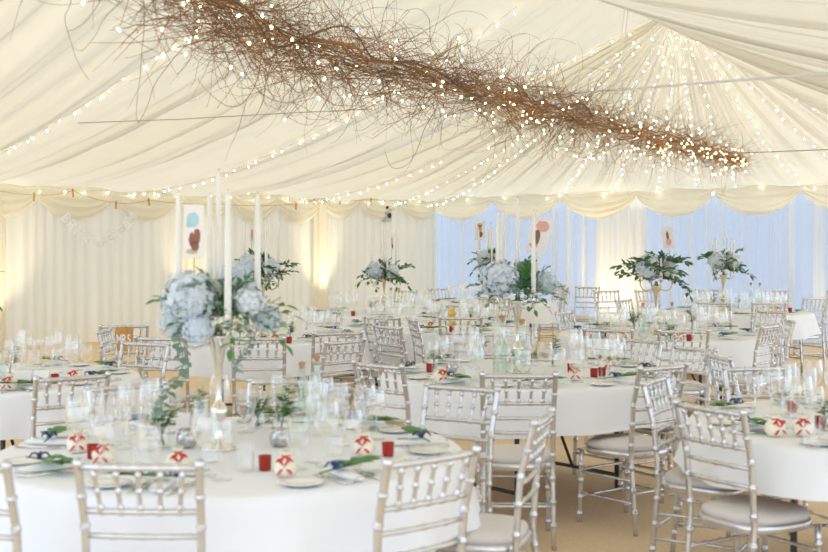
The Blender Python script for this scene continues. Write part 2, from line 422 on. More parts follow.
def twigs(n, seed, matn, s_lo, s_hi):
    rr = random.Random(seed); m_ = MB()
    for k in range(n):
        s = s_lo+(s_hi-s_lo)*rr.random()
        c_, d_ = axis(s); near = 1-s/LTOT
        taper = min(1, (LTOT-s)/2.2+.25)
        rad = (.06+.15*rr.random())*taper
        th = rr.uniform(0, 2*PI)
        sd = d_.cross(Vector((0, 0, 1))).normalized(); upv = sd.cross(d_)
        p = c_+(sd*math.cos(th)+upv*math.sin(th))*rad*rr.random()
        outd = (sd*math.cos(th)+upv*math.sin(th)*.85)
        sgn = 1 if rr.random() < .55 else -1
        wild = rr.random() < .18
        dirv = (d_*sgn*rr.uniform(.6, 1.4)+outd*(rr.uniform(.35, .95) if wild else rr.uniform(.05, .4))*taper).normalized()
        L = rr.uniform(.35, .90)*(.85+.25*near)*(.6+.4*taper); ns = 15
        curl = rr.uniform(.2, .6); ph = rr.uniform(0, 100); pts = [p]
        for i in range(ns):
            nv = Vector((noise.noise((ph, i*.38, 0)), noise.noise((ph, i*.38, 7)), noise.noise((ph, i*.38, 13))))
            dirv = (dirv+nv*curl).normalized()
            q = pts[-1]+dirv*L/ns
            if (q-c_).length > .55: dirv = (dirv-(q-c_).normalized()*.25+d_*sgn*.2).normalized()
            pts.append(q)
        r0 = rr.uniform(.0014, .0032)
        m_.tube([q-base for q in pts], [r0*(1-.62*i/ns) for i in range(ns+1)], 3, cap=False)
        if rr.random() < .5: twigpts.append((pts[rr.randint(3, 9)], s))
        if rr.random() < .6:     # side shoot
            i0 = rr.randint(3, 9); dv = (pts[i0]-pts[i0-1]).normalized()+Vector((rr.uniform(-1, 1), rr.uniform(-1, 1), rr.uniform(-1, 1)))*.7
            dv.normalize(); qq = [pts[i0]]
            for i in range(7):
                nv = Vector((noise.noise((ph+50, i*.45, 0)), noise.noise((ph+50, i*.45, 7)), noise.noise((ph+50, i*.45, 13))))
                dv = (dv+nv*curl).normalized(); qq.append(qq[-1]+dv*L*.055)
            m_.tube([q-base for q in qq], [r0*.6*(1-.6*i/7) for i in range(8)], 3, cap=False)
    return m_
o = twigs(2300, 11, 'twig', .9, LTOT).build('twig_mass', M['twig'], root); o['kind'] = 'stuff'; o['label'] = 'warm brown curly twigs'
o = twigs(700, 12, 'twigg', -.2, LTOT*.55).build('twig_mass', M['twigg'], root); o['kind'] = 'stuff'; o['label'] = 'greyer curly twigs of the nearer end'
# lights in the branch, three cables
for k in range(3):
    lo, hi = (0, LTOT*.42) if k == 0 else ((LTOT*.36, LTOT*.74) if k == 1 else (LTOT*.68, LTOT*.995))
    cand = []
    nb = (78, 95, 99)[k]
    rt = empty('branch_light_string', axis(lo)[0])
    bb = axis(lo)[0]
    pts = []
    for i in range(nb):
        s = lo+(hi-lo)*((i+R.random())/nb); c_, d_ = axis(s); tp = min(1, (LTOT-s)/2.2+.3)
        sd = d_.cross(Vector((0, 0, 1))).normalized()
        p = c_+sd*R.gauss(0, .22)*tp+Vector((0, 0, R.gauss(-.07, .15)*tp))
        cand.append(p-bb)
    for i in range(len(cand)-1):
        a, b = cand[i], cand[i+1]; pts.append(a); pts.append(a.lerp(b, .5)+Vector((R.uniform(-.03, .03), R.uniform(-.03, .03), R.uniform(-.05, .02))))
    MB().tube(pts, .002, 3).build('cable', M['goldwire'], rt)
    for p in cand:
        o = link('bulb', bulbw_me, rt, p); o.rotation_euler = (R.uniform(-1, 1), R.uniform(-1, 1), 0); o.scale = ((.6, .6, .55)[k],)*3
    tag(rt, ('warm fairy lights wound in the thick near end of the willow garland', 'warm fairy lights wound in the middle of the willow garland', 'dense warm fairy lights wound in the thin far end of the willow garland')[k], 'fairy lights', 'light strings wound in the willow garland')
# suspension wires, tie bar, cords
def wire(pts, name, label, m_, r, cat):
    b0 = Vector(pts[0]); o = MB().tube([Vector(p)-b0 for p in pts], r, 6).build(name, M[m_]); o.location = b0; tag(o, label, cat); return o
s1 = axis(cum[5]+.4)[0]
wire([s1+Vector((0, 0, .15)), at(626, 12.2, h=4.1)], 'suspension_wire', 'left of two thin wires holding up the willow garland', 'bar', .003, 'wire')
wire([s1+Vector((.06, .05, .15)), at(629, 12.3, h=4.1)], 'suspension_wire', 'right of two thin wires holding up the willow garland', 'bar', .003, 'wire')
a_, b_ = at(588, 11.7, 92), at(828, 10.4, 73.5); d_ = (b_-a_)
wire([a_-d_*.9, b_+d_*.35], 'tie_bar', 'straight silver metal bar crossing the tent below the peak', 'bar', .013, 'bar')
a_, b_ = at(78, 14.4, 123), at(290, 13.4, 113); d_ = (b_-a_)
wire([a_, a_+d_*.5+Vector((0, 0, -.012)), b_, b_+d_*.35], 'ceiling_cord', 'thin taupe cord crossing the ceiling on the left side', 'rope', .006, 'rope')
a_, b_ = at(740, 15.6, 153), at(828, 15.0, 149.6)
wire([a_, b_+(b_-a_)*2], 'ceiling_cord', 'thin cord beyond the tip of the willow garland', 'rope', .008, 'rope')
# ------------------------------------------------------------------ left wall decorations
def wall_l(px, py, off=.1):
    r = (px-CX)/F; o_ = C0+A*off; u = (o_.x-r*o_.y)/(.718-r*.696)
    p = o_+B*u; p.z = CZ-(py-HY)/F*p.y; return p
wang = math.atan2(-B.y, -B.x)
txt_cache = {}
def glyph(ch, size, ext, matn):
    c = bpy.data.curves.new('glyph', 'FONT'); c.body = ch; c.size = size; c.extrude = ext; c.align_x = 'CENTER'; c.align_y = 'CENTER'
    c.offset = .022*size
    t = bpy.data.objects.new('glyph', c); col.objects.link(t)
    dg = bpy.context.evaluated_depsgraph_get(); dg.update()
    me = bpy.data.meshes.new_from_object(t.evaluated_get(dg)); col.objects.unlink(t); bpy.data.objects.remove(t)
    me.materials.clear(); me.materials.append(M[matn]); return me
bn = empty('letter_banner', wall_l(99, 238, .2)); inv = bn.location.copy()
word = 'BRIDE & GROOM'
pts = []
for i, ch in enumerate(word):
    k = i/12; px = 66+66*k; py = 218+23*(1-(2*k-1)**2)
    p = wall_l(px, py, .2); pts.append(p-inv+Vector((0, 0, .07)))
    if ch == ' ': continue
    slope = -23*4*(1-2*k)/66
    o = link('letter', glyph(ch, .225, .006, 'letter'), bn, p-inv)
    o.rotation_euler = Matrix.Rotation(wang, 4, 'Z').to_euler()
    o.matrix_local = Matrix.Translation(p-inv) @ Matrix.Rotation(wang, 4, 'Z') @ Matrix.Rotation(PI/2, 4, 'X') @ Matrix.Rotation(math.atan(slope), 4, 'Z')
MB().tube([pts[0]+Vector((-.1, -.1, .12))]+pts+[pts[-1]+Vector((.1, .1, .12))], .003, 4).build('string', M['letter'], bn)
tag(bn, 'white cut-out letter banner reading BRIDE & GROOM on the cream wall', 'banner')
pegs = [(34, 197, 'first peg from the left edge'), (73, 193, 'second peg from the left, above the banner'), (116, 205, 'third peg, above the end of the banner'), (149, 202, 'fourth peg, left of the tall candles'),
        (219, 206, 'peg between the tall white candles'), (296, 206, 'peg left of the glowing column'), (314, 201, 'peg above the glowing column'), (340, 201, 'peg right of the glowing column'),
        (371, 201, 'peg left of the wall speaker'), (406, 201, 'peg nearest the far corner')]
pp = []
for px, py, d in pegs:
    p = wall_l(px, py, .24); pp.append(p+Vector((0, 0, .035)))
    m_ = MB().box((0, -.006, 0), (.014, .008, .10)).box((0, .006, 0), (.014, .008, .10)).box((0, 0, .012), (.018, .010, .008))
    o = m_.build('clothes_peg', M['peg'], smooth=False); o.location = p; o.rotation_euler = (0, .1*math.sin(px), wang)
    o.scale = (1.2, 1.2, 1.3)
    tag(o, 'orange wooden clothes peg on the wall cord, '+d, 'clothes peg', 'clothes pegs along the left wall cord')
qq = []
for a, b in zip([wall_l(-20, 186, .24)]+pp, pp+[wall_l(430, 201, .24)]):
    for i in range(5): k = i/5; qq.append(a.lerp(b, k)+Vector((0, 0, -.12*k*(1-k))))
b0 = qq[0].copy(); o = MB().tube([q-b0 for q in qq], .004, 4).build('peg_line', M['peg']); o.location = b0
tag(o, 'thin brown cord of pegs strung along the cream swags', 'cord')
# wall speaker
p = wall_l(389, 222, .16); sp = empty('wall_speaker', p, wang); sp.scale = (1.05,)*3
MB().box((0, .06, .12), (.15, .11, .24)).build('cabinet', M['grey'], sp, False)
MB().lathe([(.045, 0), (.05, .01), (.02, .012), (0, .004)], seg=16).build('driver', M['black'], sp).matrix_local = Matrix.Translation((.01, .004, .12)) @ Matrix.Rotation(PI/2, 4, 'X')
MB().lathe([(.0, 0), (.03, .005), (.035, .03), (.02, .055), (0, .06)], seg=12).build('knob', M['black'], sp).location = (-.02, .03, .245)
MB().tube([(0, .11, .15), (0, .22, .15)], .012, 6).build('bracket', M['black'], sp)
tag(sp, 'small grey wall speaker with black driver under the swags near the far corner', 'speaker')
# ------------------------------------------------------------------ chiavari chair
def bamboo(pts, r, rings, bulge=1.28, sides=8):
    """turned rod: rings are positions 0..1 along the path"""
    pts = [Vector(p) for p in pts]; seg = [(b-a).length for a, b in zip(pts, pts[1:])]; L = sum(seg)
    ss = {0., 1.}
    for i in range(1, len(seg)): ss.add(sum(seg[:i])/L)
    rad = {}
    for c in rings:
        for d, k in ((-.018, 1.), (-.010, 1.), (-.005, bulge), (.005, bulge), (.010, 1.), (.018, 1.)):
            s = min(1, max(0, c+d/L)); ss.add(s); rad[s] = max(rad.get(s, 1.), k)
    def pos(s):
        d = s*L
        for i, l in enumerate(seg):
            if d <= l+1e-9: return pts[i].lerp(pts[i+1], min(1, d/l))
            d -= l
        return pts[-1]
    S = sorted(ss)
    return MB().tube([pos(s) for s in S], [r*rad.get(s, 1.) for s in S], sides)
def post_pt(sx, z):
    pth = [(0, .182, -.225), (.44, .178, -.185), (.70, .181, -.205), (.92, .188, -.262)]
    for a, b in zip(pth, pth[1:]):
        if z <= b[0]+1e-6:
            k = (z-a[0])/(b[0]-a[0]); return Vector((sx*(a[1]+(b[1]-a[1])*k), a[2]+(b[2]-a[2])*k, z))
    return Vector((sx*.188, -.262, z))
chair = empty('chiavari_chair')
RG = [.13, .26, .39, .52, .645, .76, .87, .985]
for sx in (-1, 1):
    bamboo([post_pt(sx, z) for z in (0, .44, .58, .70, .81, .92)], .0135, RG).build('leg', M['silver'], chair)
    bamboo([(sx*.192, .195, 0), (sx*.186, .180, .41)], .0135, [.12, .35, .58, .8]).build('leg', M['silver'], chair)
def rail(z, r, rings, name):
    a, b = post_pt(-1, z), post_pt(1, z); m = (a+b)/2+Vector((0, -.012, 0))
    bamboo([a, a.lerp(m, .5)+Vector((0, -.004, 0)), m, m.lerp(b, .5)+Vector((0, -.004, 0)), b], r, rings).build(name, M['silver'], chair)
sp5 = [.17, .335, .5, .665, .83]
rail(.897, .0125, sp5, 'top_rail'); rail(.755, .0105, sp5, 'rail'); rail(.675, .0095, [.25, .5, .75], 'rail'); rail(.60, .0095, [.25, .5, .75], 'rail')
for k in sp5:
    a = post_pt(-1, .75).lerp(post_pt(1, .75), k)+Vector((0, -.012, 0)); b = post_pt(-1, .89).lerp(post_pt(1, .89), .5+(k-.5)*1.12)+Vector((0, -.012, 0))
    bamboo([a, b], .0075, [.12, .5, .88], 1.5).build('spindle', M['silver'], chair)
def sup(w, d, cy, n=28, e=3.2):
    o_ = []
    for i in range(n):
        t = 2*PI*i/n; c, s = math.cos(t), math.sin(t)
        x = w*math.copysign(abs(c)**(2/e), c); y = d*math.copysign(abs(s)**(2/e), s)
        x *= 1+.06*(y/d)
        o_.append((x, y+cy))
    return o_
def stack(layers, seg=28):
    rows = [[(x, y, z) for x, y in sup(w, d, cy)] for w, d, cy, z in layers]
    m_ = MB().quad_grid(rows, True); m_.f.append(tuple(range(seg-1, -1, -1))); m_.f.append(tuple(range((len(layers)-1)*seg, len(layers)*seg))); return m_
stack([(.196, .198, 0, .400), (.202, .204, 0, .405), (.202, .204, 0, .432), (.196, .198, 0, .438)]).build('seat_frame', M['silver'], chair)
stack([(.188, .186, .004, .438), (.196, .194, .004, .450), (.192, .190, .004, .466), (.170, .168, .004, .478), (.11, .11, .004, .484)]).build('seat_cushion', M['cushion'], chair)
for sx in (-1, 1):
    for z in (.17, .29):
        bamboo([post_pt(sx, z), (sx*.189, .186, z)], .0085, [.25, .5, .75]).build('stretcher', M['silver'], chair)
for z in (.15, .30): bamboo([(-.189, .188, z), (.189, .188, z)], .0085, [.2, .5, .8]).build('stretcher', M['silver'], chair)
bamboo([post_pt(-1, .22), post_pt(1, .22)], .0085, [.2, .5, .8]).build('stretcher', M['silver'], chair)
# ------------------------------------------------------------------ tables
TB = {  # name: centre x, y, hem, label phrase
    1: (-.73, 4.80, .50, 'nearest table'), 2: (.72, 7.65, .50, 'central table'), 3: (2.20, 5.47, .56, 'right edge table'),
    4: (-2.63, 7.37, .50, 'left edge table'), 5: (-1.34, 10.6, .50, 'rear left table'), 6: (-.38, 14.3, .50, 'table below the wall speaker'),
    7: (1.07, 16.9, .50, 'farthest table'), 8: (.18, 11.9, .50, 'second middle table'), 9: (2.24, 10.9, .50, 'wide green bouquet table'),
    10: (3.86, 14.5, .50, 'rear right table')}
RT = .915
def make_table():
    r = empty('round_table')
    MB().lathe([(0, .722), (.90, .722), (.908, .728), (.908, .742), (.90, .748), (0, .748)], seg=48, cap=False).build('tabletop', M['wood'], r)
    for sx in (-1, 1):
        for sy in (-1, 1):
            MB().tube([(sx*.42, sy*.34, .72), (sx*.45, sy*.36, .40), (sx*.45, sy*.36, 0)], .015, 8).build('leg', M['dark'], r)
        MB().tube([(sx*.45, -.36, .10), (sx*.45, .36, .10)], .012, 8).build('brace', M['dark'], r)
        MB().tube([(sx*.43, 0, .10), (sx*.12, 0, .72)], .010, 8).build('brace', M['dark'], r)
    return r
tproto = make_table()
def cloth_mesh(hem, seed, rz):
    rr = random.Random(seed); n = 180; rows = []; z0 = .754
    ph = [rr.uniform(0, 2*PI) for _ in range(4)]
    def fold(t): return math.sin(8*t+ph[0]+.8*math.sin(2*t+ph[3]))*.55+math.sin(14*t+ph[1]+math.sin(3*t))*.35+.25*math.sin(23*t+ph[2])
    def ring(r, z, a=0):
        row = []
        for i in range(n):
            t = 2*PI*i/n; R_ = r+a*fold(t)
            row.append((R_*math.cos(t), R_*math.sin(t), z))
        return row
    for r in (.0001, .3, .6, .85, .910): rows.append(ring(r, z0))
    rows.append(ring(.920, z0-.004)); rows.append(ring(.926, z0-.014, .001))
    D = z0-hem; k = 10
    for i in range(1, k+1):
        s = i/k; a = .042*s**1.1
        row = ring(.930+.045*s, z0-.014-(D-.014)*s, a)
        if i == k: row = [(x, y, z+.018*math.sin(4*math.atan2(y, x)+ph[1])) for x, y, z in row]
        rows.append(row)
    rows.reverse()
    return MB().quad_grid(rows, True).mesh('tablecloth', M['cloth'])
for k, (x, y, hem, ph) in TB.items():
    inst(tproto, (x, y, 0), .35*k, 'round folding banquet table under the white cloth, the '+ph, 'table', 'round banquet tables')
    o = link('tablecloth', cloth_mesh(hem, k, 0), None, (x, y, 0)); tag(o, 'white linen cloth on the '+ph, 'tablecloth', 'white tablecloths')
# ------------------------------------------------------------------ chairs: px, top y, facing vector, table, label tail
def place_chair(x, y, fx, fy, T, tail):
    f = Vector((fx, fy, 0)).normalized()
    if T:
        c = Vector((TB[T][0], TB[T][1], 0)); b = Vector((x, y, 0))
        if (b-c).length < 1.08: b = c+(b-c).normalized()*1.08
        x, y = b.x, b.y
    o = f*.262
    return inst(chair, (x+o.x, y+o.y, 0), math.atan2(-f.x, f.y), 'silver spindle-back chair, '+tail, 'chair', 'silver banquet chairs')
def PX(px, ytop): s = (ytop-HY)/.66; z = F/s; return (px-CX)/s, z
CH = [
 (138, 460, (.05, 1), 1, 'back turned at the front of the nearest table'),
 (-44, 458, (.35, .93), 1, 'cut off by the lower left corner'),
 (434, 452, (-.65, .76), 1, 'cut off at the bottom edge right of the nearest table'),
 (544, 413, (-.96, .28), 1, 'seen side-on beside the nearest table'),
 (462, 384, (-.51, -.86), 1, 'at the right rear of the nearest table'),
 (284, 380, (-.05, -1), 1, 'directly behind the green bottles'),
 (150, 388, (.55, -.8), 1, 'at the left rear of the nearest table'),
 (73, 374, (-.6, .8), 4, 'back turned before the table at the left edge'),
 (80, 345, (-.4, -.9), 4, 'behind the glasses of the left edge table'),
 (104, 329, (1, 0), 0, 'side-on beside the chair with the orange sign'),
 (124, 324, (-.25, .97), 0, 'carrying the small orange MRS sign'),
 (160, 336, (.2, 1), 5, 'left of the big blue bouquet stem'),
 (258, 336, (-.02, 1), 5, 'right of the big bouquet stem, back turned'),
 (338, 331, (-.35, .93), 5, 'front right of the rear left table'),
 (346, 339, (-.75, .65), 5, 'in front of another at the right of the rear left table'),
 (348, 318, (-.95, .1), 5, 'at the right side of the rear left table'),
 (325, 307, (-.2, -1), 5, 'far side of the rear left table'),
 (381, 316, (.5, .86), 0, 'between the rear left tables, below the green bouquet'),
 (387, 325, (.8, .6), 0, 'turned sideways left of the central table'),
 (412, 318, (.97, .2), 8, 'side-on at the left of the second middle table'),
 (377, 362, (.68, .73), 2, 'at the left front of the central table'),
 (519, 372, (.02, 1), 2, 'back turned at the front of the central table'),
 (664, 364, (-.6, .8), 2, 'its seat out at the right front of the central table'),
 (503, 332, (-.05, -1), 2, 'behind the green bottles of the central table'),
 (631, 339, (-.78, -.6), 2, 'at the right rear of the central table'),
 (695, 346, (-.85, -.5), 2, 'between the central table and the right edge table'),
 (718, 354, (.98, .1), 0, 'narrow side view left of the right edge table top'),
 (654, 377, (.88, -.48), 3, 'facing right, middle one of the three large right chairs'),
 (708, 404, (.85, .52), 3, 'nearest at the lower right, seat fully shown'),
 (781, 369, (.2, -.97), 3, 'behind the glasses of the right edge table'),
 (606, 290, (.3, -1), 0, 'small, before the brightly lit curtain'),
 (456, 315, (.05, 1), 8, 'front of the second middle table'),
 (460, 304, (0, -1), 8, 'rear of the second middle table'),
 (510, 306, (-.8, -.5), 0, 'right of the second middle table'),
 (406, 290, (-.6, -.8), 6, 'right rear of the table below the wall speaker'),
 (445, 288, (.6, -.8), 7, 'far left corner of the farthest table'),
 (494, 297, (.02, 1), 7, 'golden-lit at the front of the farthest table'),
 (566, 287, (-.9, .3), 7, 'right of the farthest table'),
 (564, 311, (.8, -.5), 9, 'left of the wide green bouquet table'),
 (608, 328, (.35, .93), 9, 'front left of the wide green bouquet table'),
 (684, 329, (.05, 1), 9, 'front of the wide green bouquet table'),
 (771, 324, (-.75, .6), 9, 'front right of the wide green bouquet table'),
 (790, 319, (-.98, .1), 9, 'side-on right of the wide green bouquet table'),
 (772, 310, (-.8, -.5), 9, 'rear right of the wide green bouquet table'),
 (623, 299, (.75, -.6), 9, 'rear left of the wide green bouquet table'),
 (716, 301, (.5, .86), 10, 'front left of the rear right table'),
 (753, 300, (-.05, 1), 10, 'front of the rear right table'),
 (816, 297, (-.4, .9), 0, 'front right of the rear right table, seat shown'),
 ]
for px, yt, f, T, tail in CH:
    x, y = PX(px, yt); place_chair(x, y, f[0], f[1], T, tail)
for x, y, f, tail in ((2.65, 18.3, (-.5, -1), 'standing alone against the blue curtain, side-on'), (3.3, 17.0, (.4, -1), 'left of two behind the rear right bouquet table'),
                      (4.25, 17.3, (0, -1), 'directly behind the bouquet of the rear right table'), (5.15, 17.1, (-.3, -1), 'far right one behind the rear right table'),
                      (5.75, 16.6, (-.9, .2), 'cut by the right edge before the blue curtain'), (2.35, 19.3, (-1, -.3), 'behind another at the right of the farthest table')):
    place_chair(x, y, f[0], f[1], 0, tail)
# sign on one chair
x, y = PX(124, 324)
o = empty('chair_sign', (x+.01, y-.045, .70), .15)
oct_ = [(-.05, 0, .0), (.05, 0, .0), (.062, 0, .02), (.055, 0, .035), (.062, 0, .05), (.062, 0, .12), (.055, 0, .135), (.062, 0, .15), (.05, 0, .17), (-.05, 0, .17), (-.062, 0, .15), (-.055, 0, .135), (-.062, 0, .12), (-.062, 0, .05), (-.055, 0, .035), (-.062, 0, .02)]
MB().prism(oct_, (0, .006, 0)).build('board', M['board'], o, False)
for i, ch in enumerate('MRS'):
    l_ = link('letter', glyph(ch, .052, .001, 'letter'), o); l_.matrix_local = Matrix.Translation((-.033+.034*i, -.002, .085)) @ Matrix.Rotation(PI/2, 4, 'X') @ Matrix.Scale(1.7, 4, (0, 1, 0))
MB().tube([(-.04, .004, .165), (0, .012, .205), (.04, .004, .165)], .002, 4).build('ribbon', M['white_petal'], o)
o.scale = (1.15,)*3
tag(o, 'small orange sign lettered MRS hung on a silver chair back', 'sign')
# ------------------------------------------------------------------ tableware prototypes
def glass_proto(name, bowl, stem_r, foot_r, stem_top, seg=14, parts=True):
    """bowl: profile list above the stem"""
    e = empty(name)
    if parts:
        MB().lathe(bowl, seg=seg, cap=False).build('bowl', M['glass'], e)
        MB().lathe([(stem_r*1.8, .004), (stem_r, .014), (stem_r*.9, stem_top*.5), (stem_r, stem_top-.006), (stem_r*1.6, stem_top)], seg=8).build('stem', M['glass'], e)
        MB().lathe([(0, 0), (foot_r, 0), (foot_r, .0015), (stem_r*1.8, .004)], seg=seg, cap=False).build('foot', M['glass'], e)
        return e
def glass_far(name, bowl, stem_r, foot_r, stem_top, seg=9):
    prof = [(0, 0), (foot_r, 0), (foot_r, .002), (stem_r*1.5, .008), (stem_r, stem_top*.5)]+bowl
    return MB().lathe(prof, seg=seg, cap=False).build(name, M['glass'])
def bowlp(z0, h, rmax, rrim, base=.006):
    return [(base, z0), (rmax*.55, z0+h*.06), (rmax*.85, z0+h*.20), (rmax, z0+h*.42), (rmax*.97, z0+h*.62), ((rmax+rrim)/2, z0+h*.82), (rrim, z0+h)]
SPECS = dict(
    red=('red_wine_glass', bowlp(.095, .115, .042, .033), .004, .036, .095, 'large round clear wine glass'),
    white=('white_wine_glass', bowlp(.085, .095, .034, .027), .0035, .032, .085, 'small clear wine glass'),
    flute=('champagne_flute', bowlp(.085, .14, .026, .021), .0035, .031, .085, 'slim clear champagne flute'),
    goblet=('water_goblet', bowlp(.055, .11, .039, .036), .006, .036, .055, 'short-stemmed clear water goblet'))
GN = {k: glass_proto(v[0], *v[1:5]) for k, v in SPECS.items()}
GF = {k: glass_far(v[0], *v[1:5]) for k, v in SPECS.items()}
tum = MB().lathe([(0, .004), (.028, .004), (.03, 0), (.031, .002), (.036, .095)], seg=14, cap=False).build('glass_tumbler', M['glass'])
# folded napkin with knife roll, sprig with ribbon, cutlery
def rnd_box(l, w, h, n=7):
    rows = []
    for i in range(13):
        k = i/12; x = (k-.5)*l; e = max(0., math.sin(PI*min(1, max(0, k))))**.25 if 0 < k < 1 else .55
        rows.append([(x, w/2*math.copysign(abs(math.cos(2*PI*j/12))**.6, math.cos(2*PI*j/12))*e, h/2*e*math.copysign(abs(math.sin(2*PI*j/12))**.7, math.sin(2*PI*j/12))+h/2) for j in range(12)])
    m_ = MB().quad_grid(rows, True); m_.f.append(tuple(range(12))); m_.f.append(tuple(range(12*12+11, 12*12-1, -1))); return m_
nap = empty('rolled_napkin')
rnd_box(.23, .062, .024).build('linen_roll', M['napkin'], nap)
def leaf_pts(m_, base, d, L, wd, up=Vector((0, 0, 1)), curl=.15, nseg=5):
    d = Vector(d).normalized(); s = d.cross(up)
    s = s.normalized() if s.length > 1e-4 else Vector((1, 0, 0)); nn = s.cross(d)
    rows = []
    for i in range(nseg+1):
        k = i/nseg; w_ = wd/2*max(0., math.sin(PI*(k**.8)))**.9+.0004
        c_ = Vector(base)+d*L*k+nn*(-curl*L*k*k)
        rows.append([c_-s*w_+nn*w_*.3, c_, c_+s*w_+nn*w_*.3])
    m_.quad_grid(rows)
def sprig_proto():
    e = empty('leaf_sprig'); m_ = MB()
    for k, (x, a, L) in enumerate(((-.02, .5, .07), (.0, -.45, .075), (.03, .35, .07), (.045, -.3, .065), (.06, .05, .07))):
        leaf_pts(m_, (x, 0, .008), (math.cos(a), math.sin(a), .18), L, .040, curl=.1)
    m_.build('leaf', M['leaf'], e)
    MB().tube([(-.085, -.004, .006), (-.03, 0, .008), (.06, 0, .010)], .0022, 5).build('stalk', M['stalk'], e)
    b_ = MB()
    for a in (.9, 2.3, 4.1, 5.4):
        pts = [(-.03, 0, .012)]+[(-.03+.024*k*math.cos(a+.25*k), .024*k*math.sin(a+.25*k), .012+.012*math.sin(PI*k)) for k in (.35, .7, 1.)]
        b_.tube(pts, [.002, .0026, .0026, .002], 4)
    b_.lathe([(.005, 0), (.007, .005), (.005, .01)], (-.03, 0, .006), 8).build('ribbon', M['navy'], e)
    return e
sprig = sprig_proto()
sidep = MB().lathe([(0, .004), (.05, .004), (.052, .0), (.06, .004), (.078, .010), (.080, .011), (.077, .013), (.058, .008), (0, .006)], seg=24, cap=False).build('side_plate', M['china'])
fork = MB()
fork.tube([(-.095, 0, .004), (-.05, 0, .004), (.03, 0, .005), (.05, 0, .003)], [.005, .004, .0028, .004], 6)
fork.box((.058, 0, .004), (.018, .020, .002))
for k in (-1.5, -.5, .5, 1.5): fork.tube([(.066, k*.0056, .004), (.10, k*.0052, .006)], .0014, 4)
fork = fork.build('fork', M['steel'])
knife = MB(); knife.tube([(-.11, 0, .005), (-.02, 0, .005)], [.0065, .005], 6); knife.prism([(-.02, -.006, .004), (.085, -.009, .004), (.10, -.002, .004), (.10, .004, .004), (-.02, .006, .004)], (0, 0, .002))
knife = knife.build('table_knife', M['steel'])
spoon = MB(); spoon.tube([(-.09, 0, .004), (.03, 0, .006), (.045, 0, .004)], [.005, .003, .004], 6)
rows = [[(.07+.027*a*math.cos(2*PI*j/12), .016*a*math.sin(2*PI*j/12), .003+.006*a*a) for j in range(12)] for a in (.05, .4, .75, 1.)]
spoon = spoon.quad_grid(rows, True).build('dessert_spoon', M['steel'])
def favour_proto():
    e = empty('favour_bag')
    MB().lathe([(0, 0), (.026, .001), (.036, .014), (.041, .030), (.037, .047), (.022, .060), (.012, .064), (.017, .074), (.021, .082), (.010, .080)], seg=16, cap=False).build('bag', M['cream'], e)
    b_ = MB().lathe([(.014, .060), (.0155, .064), (.014, .068)], seg=12)
    for a in (3.6, 4.2, 5.3, 5.9):
        c_ = Vector((0, -.014, .064)); d = Vector((math.cos(a), -.3, math.sin(a)))
        b_.tube([c_, c_+d*.012+Vector((0, -.008, 0)), c_+d*.024+Vector((0, -.011, 0)), c_+d*.030+Vector((0, -.006, -.002))], [.002, .0038, .0038, .002], 4)
    b_.build('ribbon', M['red'], e)
    MB().prism([(-.026, -.036, .010), (-.018, -.040, .010), (.022, -.035, .062), (.016, -.033, .066)], (0, -.003, 0)).prism([(.020, -.038, .012), (.028, -.035, .014), (-.018, -.034, .062), (-.024, -.032, .058)], (0, -.003, 0)).build('ribbon_tail', M['red'], e, False)
    return e
favour = favour_proto()
vot = empty('red_votive')
MB().lathe([(0, .002), (.022, .002), (.024, 0), (.026, .006), (.028, .060), (.030, .062), (.026, .060), (.024, .012), (0, .010)], seg=16, cap=False).build('holder', M['redglass'], vot)
MB().lathe([(0, .012), (.022, .012), (.022, .044), (0, .046)], seg=12, cap=False).build('candle', M['wax'], vot)
mercv = empty('silver_votive')
MB().lathe([(0, 0), (.026, 0), (.036, .012), (.040, .030), (.036, .050), (.030, .058), (.034, .066), (.030, .066), (.026, .056), (0, .05)], seg=18, cap=False).build('cup', M['merc'], mercv)
MB().lathe([(0, .048), (.022, .048), (.022, .058), (0, .06)], seg=12, cap=False).build('candle', M['wax'], mercv)
def bottle_proto(h=.29, r=.042):
    e = empty('green_bottle')
    prof = [(0, .006), (r*.7, .003), (r, .004), (r*1.02, .02), (r, .03), (r*1.03, h*.30), (r*.98, h*.45), (r*.85, h*.54), (r*.5, h*.64), (r*.36, h*.72), (r*.33, h*.92), (r*.45, h*.93), (r*.45, h*.98), (r*.34, h)]
    rows = []
    for k in range(len(prof)-1):
        for i in range(3):
            a = i/3; rows.append((prof[k][0]*(1-a)+prof[k+1][0]*a, prof[k][1]*(1-a)+prof[k+1][1]*a))
    rows.append(prof[-1]); seg = 24
    g_ = [[((rr*(1+.05*math.sin(6*2*PI*j/seg+z*34)))*math.cos(2*PI*j/seg), (rr*(1+.05*math.sin(6*2*PI*j/seg+z*34)))*math.sin(2*PI*j/seg), z) for j in range(seg)] for rr, z in rows]
    MB().quad_grid(g_, True).build('bottle_body', M['green_glass'], e)
    MB().lathe([(r*.30, h*.95), (r*.33, h), (r*.38, h*1.05), (0, h*1.06)], seg=12).build('cork', M['cork'], e)
    return e
bottle = bottle_proto()
